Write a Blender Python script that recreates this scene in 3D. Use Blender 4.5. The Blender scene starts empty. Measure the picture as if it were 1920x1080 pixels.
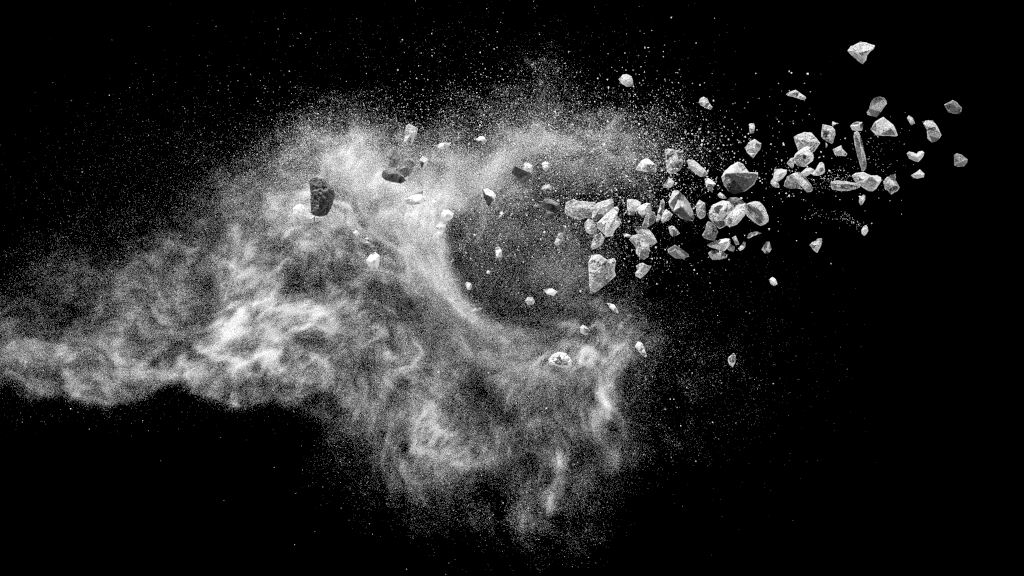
import bpy, math, random
import numpy as np
from mathutils import Vector, noise, geometry

# ---------------------------------------------------------------- camera, black studio, strobes, exposure
scene = bpy.context.scene
COL = scene.collection
MM = 0.001                                          # the plan is drawn in millimetres: 1920 x 1080 mm seen by the lens
DIST = 24.0
cam_data = bpy.data.cameras.new('camera')
cam = bpy.data.objects.new('camera', cam_data); COL.objects.link(cam)
cam_data.sensor_width = 36.0
cam_data.lens = 36.0 * DIST / (1920 * MM)
cam_data.clip_start = .1; cam_data.clip_end = 100
cam.location = (0, -DIST, 0); cam.rotation_euler = (math.radians(90), 0, 0)
scene.camera = cam

world = bpy.data.worlds.new('World'); scene.world = world; world.use_nodes = True
wb = world.node_tree.nodes['Background']; wb.inputs[0].default_value = (0, 0, 0, 1); wb.inputs[1].default_value = 0.0

def strobe(name, towards, energy, angle=1.0):
    """hard flash far away; 'towards' is the direction from the cloud to the lamp"""
    l = bpy.data.lights.new(name, 'SUN'); l.energy = energy; l.angle = math.radians(angle)
    o = bpy.data.objects.new(name, l); COL.objects.link(o)
    o.rotation_euler = Vector(towards).to_track_quat('Z', 'Y').to_euler(); o.location = Vector(towards) * 4
    return o
strobe('strobe_above', (-.34, -.34, .95), 7.5, .8)
strobe('strobe_below', (.25, .02, -.95), 3.6, 1.5)
strobe('strobe_left', (-.98, .04, -.10), 3.4, 1.5)
strobe('strobe_right', (.98, .06, .20), 3.4, 1.5)
strobe('strobe_front', (.25, -1, .25), 0.8, 6.0)

scene.view_settings.view_transform = 'Standard'; scene.view_settings.look = 'None'
scene.view_settings.exposure = 0; scene.view_settings.gamma = 1; scene.view_settings.use_curve_mapping = False
cy = scene.cycles
cy.use_denoising = False; cy.max_bounces = 4; cy.diffuse_bounces = 4; cy.glossy_bounces = 1; cy.transmission_bounces = 4
cy.use_adaptive_sampling = False
cy.filter_width = 1.2

# ---------------------------------------------------------------- materials
def rock_material(name, lo, hi, scale=60, bump=.8, top_light=0):
    m = bpy.data.materials.new(name); m.use_nodes = True
    nt = m.node_tree; N = nt.nodes; L = nt.links; N.clear()
    out = N.new('ShaderNodeOutputMaterial'); b = N.new('ShaderNodeBsdfPrincipled')
    b.inputs['Roughness'].default_value = .85; b.inputs['Specular IOR Level'].default_value = .35
    tc = N.new('ShaderNodeTexCoord')
    n1 = N.new('ShaderNodeTexNoise'); n1.inputs['Scale'].default_value = scale; n1.inputs['Detail'].default_value = 6; n1.inputs['Roughness'].default_value = .65
    n2 = N.new('ShaderNodeTexNoise'); n2.inputs['Scale'].default_value = scale * 5; n2.inputs['Detail'].default_value = 4; n2.inputs['Roughness'].default_value = .7
    mx = N.new('ShaderNodeMix'); mx.data_type = 'FLOAT'; mx.inputs[0].default_value = .28
    r = N.new('ShaderNodeValToRGB'); r.color_ramp.elements[0].position = .36; r.color_ramp.elements[1].position = .56
    r.color_ramp.elements[0].color = (lo, lo, lo, 1); r.color_ramp.elements[1].color = (hi, hi, hi, 1)
    bp = N.new('ShaderNodeBump'); bp.inputs['Strength'].default_value = bump; bp.inputs['Distance'].default_value = .0035
    v = N.new('ShaderNodeTexVoronoi'); v.inputs['Scale'].default_value = scale * 2.2; v.feature = 'DISTANCE_TO_EDGE'
    for n in (n1, n2, v): L.new(tc.outputs['Object'], n.inputs['Vector'])
    L.new(n1.outputs['Fac'], mx.inputs[2]); L.new(n2.outputs['Fac'], mx.inputs[3])
    L.new(mx.outputs[0], r.inputs[0]); 
    if top_light:                                        # light from above painted in: faces that point up go paler
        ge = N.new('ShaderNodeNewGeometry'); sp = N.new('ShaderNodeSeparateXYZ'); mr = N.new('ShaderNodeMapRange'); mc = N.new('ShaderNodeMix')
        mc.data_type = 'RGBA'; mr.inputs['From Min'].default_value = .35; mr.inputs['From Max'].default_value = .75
        mc.inputs[7].default_value = (top_light, top_light, top_light, 1)
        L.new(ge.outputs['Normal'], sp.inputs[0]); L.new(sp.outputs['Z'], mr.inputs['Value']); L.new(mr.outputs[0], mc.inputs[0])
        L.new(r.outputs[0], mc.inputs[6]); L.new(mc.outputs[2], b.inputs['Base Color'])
    else:
        # rim light painted into the colour: convex edges go paler
        ge = N.new('ShaderNodeNewGeometry'); mr = N.new('ShaderNodeMapRange'); mc = N.new('ShaderNodeMix'); mc.data_type = 'RGBA'
        mr.inputs['From Min'].default_value = .515; mr.inputs['From Max'].default_value = .60; mr.inputs['To Max'].default_value = .75
        mc.inputs[7].default_value = (.62, .62, .62, 1)
        L.new(ge.outputs['Pointiness'], mr.inputs['Value']); L.new(mr.outputs[0], mc.inputs[0])
        L.new(r.outputs[0], mc.inputs[6]); L.new(mc.outputs[2], b.inputs['Base Color'])
    L.new(n2.outputs['Fac'], bp.inputs['Height']); L.new(bp.outputs[0], b.inputs['Normal'])
    L.new(b.outputs[0], out.inputs[0])
    return m
MATS = {
 'p': rock_material('pale_limestone', .22, .46),
 'w': rock_material('light_chalky_stone', .32, .58, 60, .8),
 'v': rock_material('white_quartz', .34, .58, 50, .7),
 'g': rock_material('grey_slate', .06, .15),
 'd': rock_material('dark_basalt', .010, .06, top_light=.2),
 's': rock_material('painted_facet_shade', .030, .050, 60, .25),  # shade on the dark facets, put into the base colour
 'm': rock_material('mottled_granite', .09, .42, 45),
}
def dust_material(name, alb, trans):
    m = bpy.data.materials.new(name); m.use_nodes = True
    nt = m.node_tree; N = nt.nodes; L = nt.links; N.clear()
    out = N.new('ShaderNodeOutputMaterial'); d = N.new('ShaderNodeBsdfDiffuse'); t = N.new('ShaderNodeBsdfTranslucent'); x = N.new('ShaderNodeMixShader')
    d.inputs[0].default_value = (alb, alb, alb, 1); t.inputs[0].default_value = (alb, alb, alb, 1); x.inputs[0].default_value = trans
    L.new(d.outputs[0], x.inputs[1]); L.new(t.outputs[0], x.inputs[2]); L.new(x.outputs[0], out.inputs[0])
    return m
DUST = dust_material('pale_mineral_dust', .82, .45)
GRITM = dust_material('pale_grit', .75, .35)

# ---------------------------------------------------------------- the rocks
GRIT_K = 1.0
GROUP = 'stones thrown out of the dust cloud'
LIFT = 2.1

def owns(label, key):
    i = label.find(key)
    if i < 0: return False
    return not any(w in label[:i] for w in (' behind ', ' overlapping ', ' under ', ' below ', ' left of ', ' right of ', ' above ', ' on ', ' beside ', ' between ', ' inside '))

def inset_ring(pts, f):
    c = sum((Vector(p) for p in pts), Vector((0, 0))) / len(pts)
    n = len(pts); out = []
    for i in range(n):
        a, b, d = Vector(pts[i - 1]), Vector(pts[i]), Vector(pts[(i + 1) % n])
        e1 = (b - a).normalized(); e2 = (d - b).normalized()
        nrm = Vector((e1.y + e2.y, -(e1.x + e2.x)))
        if nrm.length < 1e-4: nrm = c - b
        nrm.normalize()
        out.append(b + nrm * f)
    return out

def inside_poly(x, y, p):
    c = False
    for i in range(len(p)):
        a, b = p[i - 1], p[i]
        if (a.y > y) != (b.y > y) and x < (b.x - a.x) * (y - a.y) / (b.y - a.y) + a.x: c = not c
    return c

# shade of dark facets painted in, plus veins and blotches of another stone: (words of the label, material, outline on the front)
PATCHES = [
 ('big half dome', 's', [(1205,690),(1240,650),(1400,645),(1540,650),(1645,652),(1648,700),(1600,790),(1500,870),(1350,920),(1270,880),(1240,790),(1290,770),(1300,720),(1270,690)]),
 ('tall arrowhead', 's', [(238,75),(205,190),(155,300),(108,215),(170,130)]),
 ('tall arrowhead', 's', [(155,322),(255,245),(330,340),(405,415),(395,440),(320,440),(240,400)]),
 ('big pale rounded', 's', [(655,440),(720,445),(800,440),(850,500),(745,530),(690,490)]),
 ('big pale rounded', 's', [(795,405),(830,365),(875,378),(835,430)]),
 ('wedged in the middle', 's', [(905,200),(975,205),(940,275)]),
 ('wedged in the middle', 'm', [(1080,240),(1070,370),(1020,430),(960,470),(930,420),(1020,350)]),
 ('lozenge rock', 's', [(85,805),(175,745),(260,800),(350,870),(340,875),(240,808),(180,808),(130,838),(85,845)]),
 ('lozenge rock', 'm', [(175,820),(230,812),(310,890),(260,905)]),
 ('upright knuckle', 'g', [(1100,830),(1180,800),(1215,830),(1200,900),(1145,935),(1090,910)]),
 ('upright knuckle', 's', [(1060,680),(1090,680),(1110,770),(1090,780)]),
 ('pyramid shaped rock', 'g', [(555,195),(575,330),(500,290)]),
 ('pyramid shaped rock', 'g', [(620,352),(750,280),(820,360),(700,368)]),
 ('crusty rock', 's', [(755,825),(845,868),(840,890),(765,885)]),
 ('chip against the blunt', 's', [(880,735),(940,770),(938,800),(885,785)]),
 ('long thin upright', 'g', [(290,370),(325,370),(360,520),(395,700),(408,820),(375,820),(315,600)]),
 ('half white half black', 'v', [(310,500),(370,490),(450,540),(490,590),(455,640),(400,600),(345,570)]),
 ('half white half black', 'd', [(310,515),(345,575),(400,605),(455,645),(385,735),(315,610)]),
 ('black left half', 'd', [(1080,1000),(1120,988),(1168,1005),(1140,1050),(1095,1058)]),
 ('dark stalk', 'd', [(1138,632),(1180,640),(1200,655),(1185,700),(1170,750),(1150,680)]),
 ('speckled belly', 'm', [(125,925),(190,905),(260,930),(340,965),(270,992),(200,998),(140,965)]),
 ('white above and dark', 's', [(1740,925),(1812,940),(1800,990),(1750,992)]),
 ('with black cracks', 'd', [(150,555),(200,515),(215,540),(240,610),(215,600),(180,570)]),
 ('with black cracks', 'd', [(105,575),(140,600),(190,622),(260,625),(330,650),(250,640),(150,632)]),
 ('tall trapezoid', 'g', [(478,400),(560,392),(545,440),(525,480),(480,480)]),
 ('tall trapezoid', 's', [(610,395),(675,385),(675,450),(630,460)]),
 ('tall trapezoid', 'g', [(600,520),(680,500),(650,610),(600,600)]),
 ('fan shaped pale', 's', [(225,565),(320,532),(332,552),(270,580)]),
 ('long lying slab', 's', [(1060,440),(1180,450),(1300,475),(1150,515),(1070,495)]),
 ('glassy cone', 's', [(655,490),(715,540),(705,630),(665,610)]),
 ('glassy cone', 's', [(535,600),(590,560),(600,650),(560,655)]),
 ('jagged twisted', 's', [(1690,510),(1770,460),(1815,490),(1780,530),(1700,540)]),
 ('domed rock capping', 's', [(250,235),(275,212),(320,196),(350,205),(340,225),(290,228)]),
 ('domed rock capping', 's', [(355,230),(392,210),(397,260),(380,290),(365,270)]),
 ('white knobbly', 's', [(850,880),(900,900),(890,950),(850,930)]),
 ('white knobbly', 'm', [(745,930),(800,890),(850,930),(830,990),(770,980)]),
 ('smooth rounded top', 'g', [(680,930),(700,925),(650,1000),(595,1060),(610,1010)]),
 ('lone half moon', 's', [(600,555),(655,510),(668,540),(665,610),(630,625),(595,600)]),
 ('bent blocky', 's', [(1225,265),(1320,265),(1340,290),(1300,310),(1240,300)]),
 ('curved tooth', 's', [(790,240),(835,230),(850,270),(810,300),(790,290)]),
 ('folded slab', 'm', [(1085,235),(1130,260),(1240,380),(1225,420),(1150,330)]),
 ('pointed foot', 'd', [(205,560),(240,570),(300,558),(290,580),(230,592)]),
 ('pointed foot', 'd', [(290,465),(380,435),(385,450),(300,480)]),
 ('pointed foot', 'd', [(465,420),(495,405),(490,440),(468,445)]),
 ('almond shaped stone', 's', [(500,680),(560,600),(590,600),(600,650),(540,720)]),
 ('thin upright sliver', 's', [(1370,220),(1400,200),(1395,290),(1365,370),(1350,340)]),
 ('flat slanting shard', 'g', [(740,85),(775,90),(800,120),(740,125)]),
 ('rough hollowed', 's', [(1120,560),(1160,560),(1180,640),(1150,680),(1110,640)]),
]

# ridges that bound the big flat facets: (words of the label, polylines of x, y, height)
CREASES = [
 ('tall arrowhead', [[(236,76,30),(152,310,45)], [(152,310,45),(258,248,85),(408,428,12)], [(236,76,30),(108,212,16)]]),
 ('long thin upright', [[(322,332,22),(345,400,40),(385,560,44),(412,720,36),(408,812,8)]]),
 ('big half dome', [[(1190,690,25),(1235,652,75),(1400,645,95),(1530,648,85),(1640,655,25)], [(1400,645,95),(1390,560,45)], [(1235,652,75),(1300,590,45)]]),
 ('black box shaped', [[(722,214,30),(920,306,34)], [(920,306,34),(845,420,26)]]),
 ('wedge shaped pale', [[(215,240,18),(290,240,52),(390,252,76),(470,238,50),(535,195,14)], [(390,252,76),(395,395,18)]]),
 ('pyramid shaped rock', [[(565,350,30),(575,210,30)], [(600,362,30),(750,276,66),(828,368,12)], [(660,145,20),(750,276,66)]]),
 ('smooth rounded top', [[(515,890,25),(550,908,60),(685,882,35)]]),
 ('bent blocky', [[(1185,225,18),(1222,258,48),(1315,262,55),(1365,310,30),(1392,365,14)]]),
 ('wedged in the middle', [[(1075,222,22),(1055,300,60),(985,400,66),(920,480,22)]]),
 ('folded slab', [[(1085,235,24),(1150,320,20),(1215,400,24),(1262,480,14)], [(1110,228,40),(1200,320,60),(1300,440,40)]]),
 ('kite shaped rock', [[(372,268,14),(310,320,46),(245,405,16)]]),
 ('lozenge rock', [[(90,845,14),(130,838,30),(180,805,46),(240,806,46),(345,875,14)]]),
 ('pale axe head', [[(610,755,14),(740,735,50),(845,700,46)], [(845,700,46),(800,815,20)]]),
 ('half white half black', [[(322,520,16),(350,580,40),(420,610,56),(462,640,16)]]),
 ('plain pale block', [[(935,190,18),(1000,250,46),(1100,240,24)]]),
 ('slanting finger', [[(460,325,20),(520,400,46),(600,490,48),(650,540,16)]]),
 ('flat grey rock with a bright', [[(1450,935,12),(1535,905,36),(1655,980,14)]]),
 ('large slab with a pointed', [[(205,385,24),(300,402,40),(400,398,30)], [(185,760,12),(225,600,46),(360,520,52),(480,570,30)], [(400,398,30),(440,480,44),(505,420,14)]]),
 ('square pale block', [[(165,740,20),(250,770,42),(300,815,22)], [(190,890,20),(250,870,24)]]),
]

def area(p):
    return .5 * sum(p[i - 1][0] * p[i][1] - p[i][0] * p[i - 1][1] for i in range(len(p)))

def build_rock(name, label, crop, outline, inner, mat, depth, rough=1.0, cat='rock'):
    ox, oy, k = crop
    P = [Vector((ox + X / k, -(oy + Y / k))) for X, Y in outline]     # mm, z up
    I = [(Vector((ox + X / k, -(oy + Y / k))), h / k * LIFT) for X, Y, h in inner]
    cen = sum(P, Vector((0, 0))) / len(P)
    P = [p - cen for p in P]; I = [(p - cen, h) for p, h in I]
    if area(P) > 0: P.reverse()
    size = math.sqrt(abs(area(P)))
    ridge = []
    for key, lines in CREASES:
        if owns(label, key):
            I = []
            for ln in lines:
                prev = None
                for X, Y, h in ln:
                    p = Vector((ox + X / k, -(oy + Y / k))) - cen
                    j = next((q for q, (o_, _) in enumerate(I) if (o_ - p).length < .3), None)
                    if j is None: I.append((p, h / k * LIFT)); j = len(I) - 1
                    if prev is not None: ridge.append((prev, j))
                    prev = j
    if not I:
        I = [(Vector((size * .08, size * .12)), size * .28)]
    hm = sum(h for _, h in I) / len(I)
    # chipped outline: subdivide each edge and jog it
    rnd = random.Random(label)
    Q = []
    for i, p in enumerate(P):
        q = P[(i + 1) % len(P)]
        L = (q - p).length; m = max(1, int(L / 5.0))
        nx = Vector((-(q - p).y, (q - p).x)).normalized()
        for j in range(m):
            t = j / m
            Q.append(p.lerp(q, t) + (nx * rnd.uniform(-.5, .5) * min(1.1, size * .03) if j else Vector((0, 0))))
    ring = inset_ring(Q, size * .04)
    seed = rnd.uniform(0, 100)
    verts = []; n = len(Q)
    def side(sgn):
        pts = [q.copy() for q in Q]; h = [0.0] * n
        if size > 7 and not ridge:
            for i, q in enumerate(ring):
                if i % 3 == 0 or n < 10:
                    pts.append(q); h.append(hm * .24 * rnd.uniform(.7, 1.25))
        base = len(pts)
        for p, hh in I:
            pts.append(p.copy() if sgn > 0 else p * .9); h.append(hh * (1 if sgn > 0 else rnd.uniform(.6, .9)))
        co, _, tris, orig, _, _ = geometry.delaunay_2d_cdt([Vector(p) for p in pts], [(i, (i + 1) % n) for i in range(n)] + [(base + a, base + b) for a, b in ridge], [], 1, 1e-4)
        H = []
        for c, src in zip(co, orig):
            H.append(h[src[0]] if src else hm * .3)
        return co, H, tris, orig
    import bmesh
    bm = bmesh.new()
    rim = {}
    for sgn in (1, -1):
        co, H, tris, orig = side(sgn)
        vs = []
        for c, hh, src in zip(co, H, orig):
            key = src[0] if src and src[0] < n else None
            if key is not None and key in rim: vs.append(rim[key]); continue
            v = bm.verts.new((c.x, -sgn * hh, c.y))
            if key is not None: rim[key] = v
            vs.append(v)
        for t in tris:
            f = [vs[i] for i in t]
            if len(set(f)) < 3: continue
            try: bm.faces.new(f)
            except ValueError: pass
    bmesh.ops.recalc_face_normals(bm, faces=bm.faces)
    # split until facets are about 2 mm, keeping the big fracture planes
    for _ in range(5):
        lim = max(1.5, size * .036)
        es = [e for e in bm.edges if e.calc_length() > lim * 1.5]
        if not es: break
        bmesh.ops.subdivide_edges(bm, edges=es, cuts=1)
        bmesh.ops.triangulate(bm, faces=[f for f in bm.faces if len(f.verts) > 3])
    # break planes: slice flat fracture faces off both bulging sides
    if size > 9:
        for sgn in (1, -1):
            vs = [v for v in bm.verts if v.co.y * -sgn > 0]
            for c in range(2 if ridge else 4):
                a = rnd.uniform(0, 2 * math.pi); sl = rnd.uniform(.5, 1.4) * (.6 if ridge else 1)
                w = [(-sgn * v.co.y + sl * (math.cos(a) * v.co.x + math.sin(a) * v.co.z), v) for v in vs]
                top = sorted(t for t, _ in w)
                if not top: continue
                lim = top[int(len(top) * rnd.uniform(.84, .95))]
                for t, v in w:
                    if t > lim:
                        h = -sgn * v.co.y - (t - lim); v.co.y = -sgn * max(h, .05 * size if abs(v.co.y) > .05 * size else abs(v.co.y))
    bm.normal_update()
    s1 = size * .26; s2 = size * .08; a1 = size * .030 * rough; a2 = size * .014 * rough
    off = Vector((seed, seed * .7, -seed))
    mv = []
    for v in bm.verts:
        p = v.co
        r1 = noise.ridged_multi_fractal(p / s1 + off, 1.0, 2.1, 3, 1.0, 2.0) - 1.1
        r2 = noise.noise(p / s2 + off)
        n3 = noise.noise(p / (size * .17) + off * 1.7); n4 = noise.noise(p / (size * .09) - off)
        crack = max(0.0, 1 - abs(n3) * 6) * .032 * size * rough + max(0.0, 1 - abs(n4) * 5) * .014 * size * rough
        front = .12 if abs(p.y) < size * .015 else (.5 if abs(p.y) < size * .08 else 1.0)
        mv.append(v.normal * ((a1 * r1 + a2 * r2 - min(crack, 2.4)) * front))
    for v, m in zip(bm.verts, mv): v.co = v.co + m
    bmesh.ops.recalc_face_normals(bm, faces=bm.faces)
    paint = []
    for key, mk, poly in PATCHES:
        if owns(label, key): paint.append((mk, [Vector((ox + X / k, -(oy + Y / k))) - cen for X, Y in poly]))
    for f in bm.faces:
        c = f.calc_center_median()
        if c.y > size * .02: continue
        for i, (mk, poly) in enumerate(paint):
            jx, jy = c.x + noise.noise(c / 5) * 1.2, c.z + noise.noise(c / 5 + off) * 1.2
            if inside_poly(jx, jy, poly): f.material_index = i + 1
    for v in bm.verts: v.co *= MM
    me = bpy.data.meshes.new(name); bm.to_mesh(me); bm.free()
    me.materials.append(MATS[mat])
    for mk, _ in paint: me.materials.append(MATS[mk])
    o = bpy.data.objects.new(name, me); COL.objects.link(o)
    # stand it at its own depth; nearer stones are really smaller than they look
    s = (DIST + depth * MM) / DIST
    o.location = ((cen.x - 960) * MM * s, depth * MM, (540 + cen.y) * MM * s)
    o.scale = (s, s, s)
    o['label'] = label; o['category'] = cat; o['group'] = GROUP
    return o
A = (1560, 60, 6.836); B = (1560, 200, 6.836); C = (1380, 160, 6.836); D = (1420, 280, 6.836); E = (1180, 230, 6.836)
F = (1240, 350, 6.836); G = (1040, 350, 6.836); Hc = (1080, 430, 6.836); Ic = (1140, 110, 6.836); J = (860, 280, 6.836)
K = (620, 210, 6.836); K2 = (740, 240, 6.836); Lc = (520, 310, 6.836); M = (840, 480, 6.836); Nn = (1020, 590, 6.836)
M2 = (640, 400, 6.836); O = (1380, 430, 6.836); N3 = (1280, 590, 6.836); Q4 = (800, 330, 4.0); U4 = (800, 60, 4.0); S1 = (0, 0, 1.0)
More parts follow.
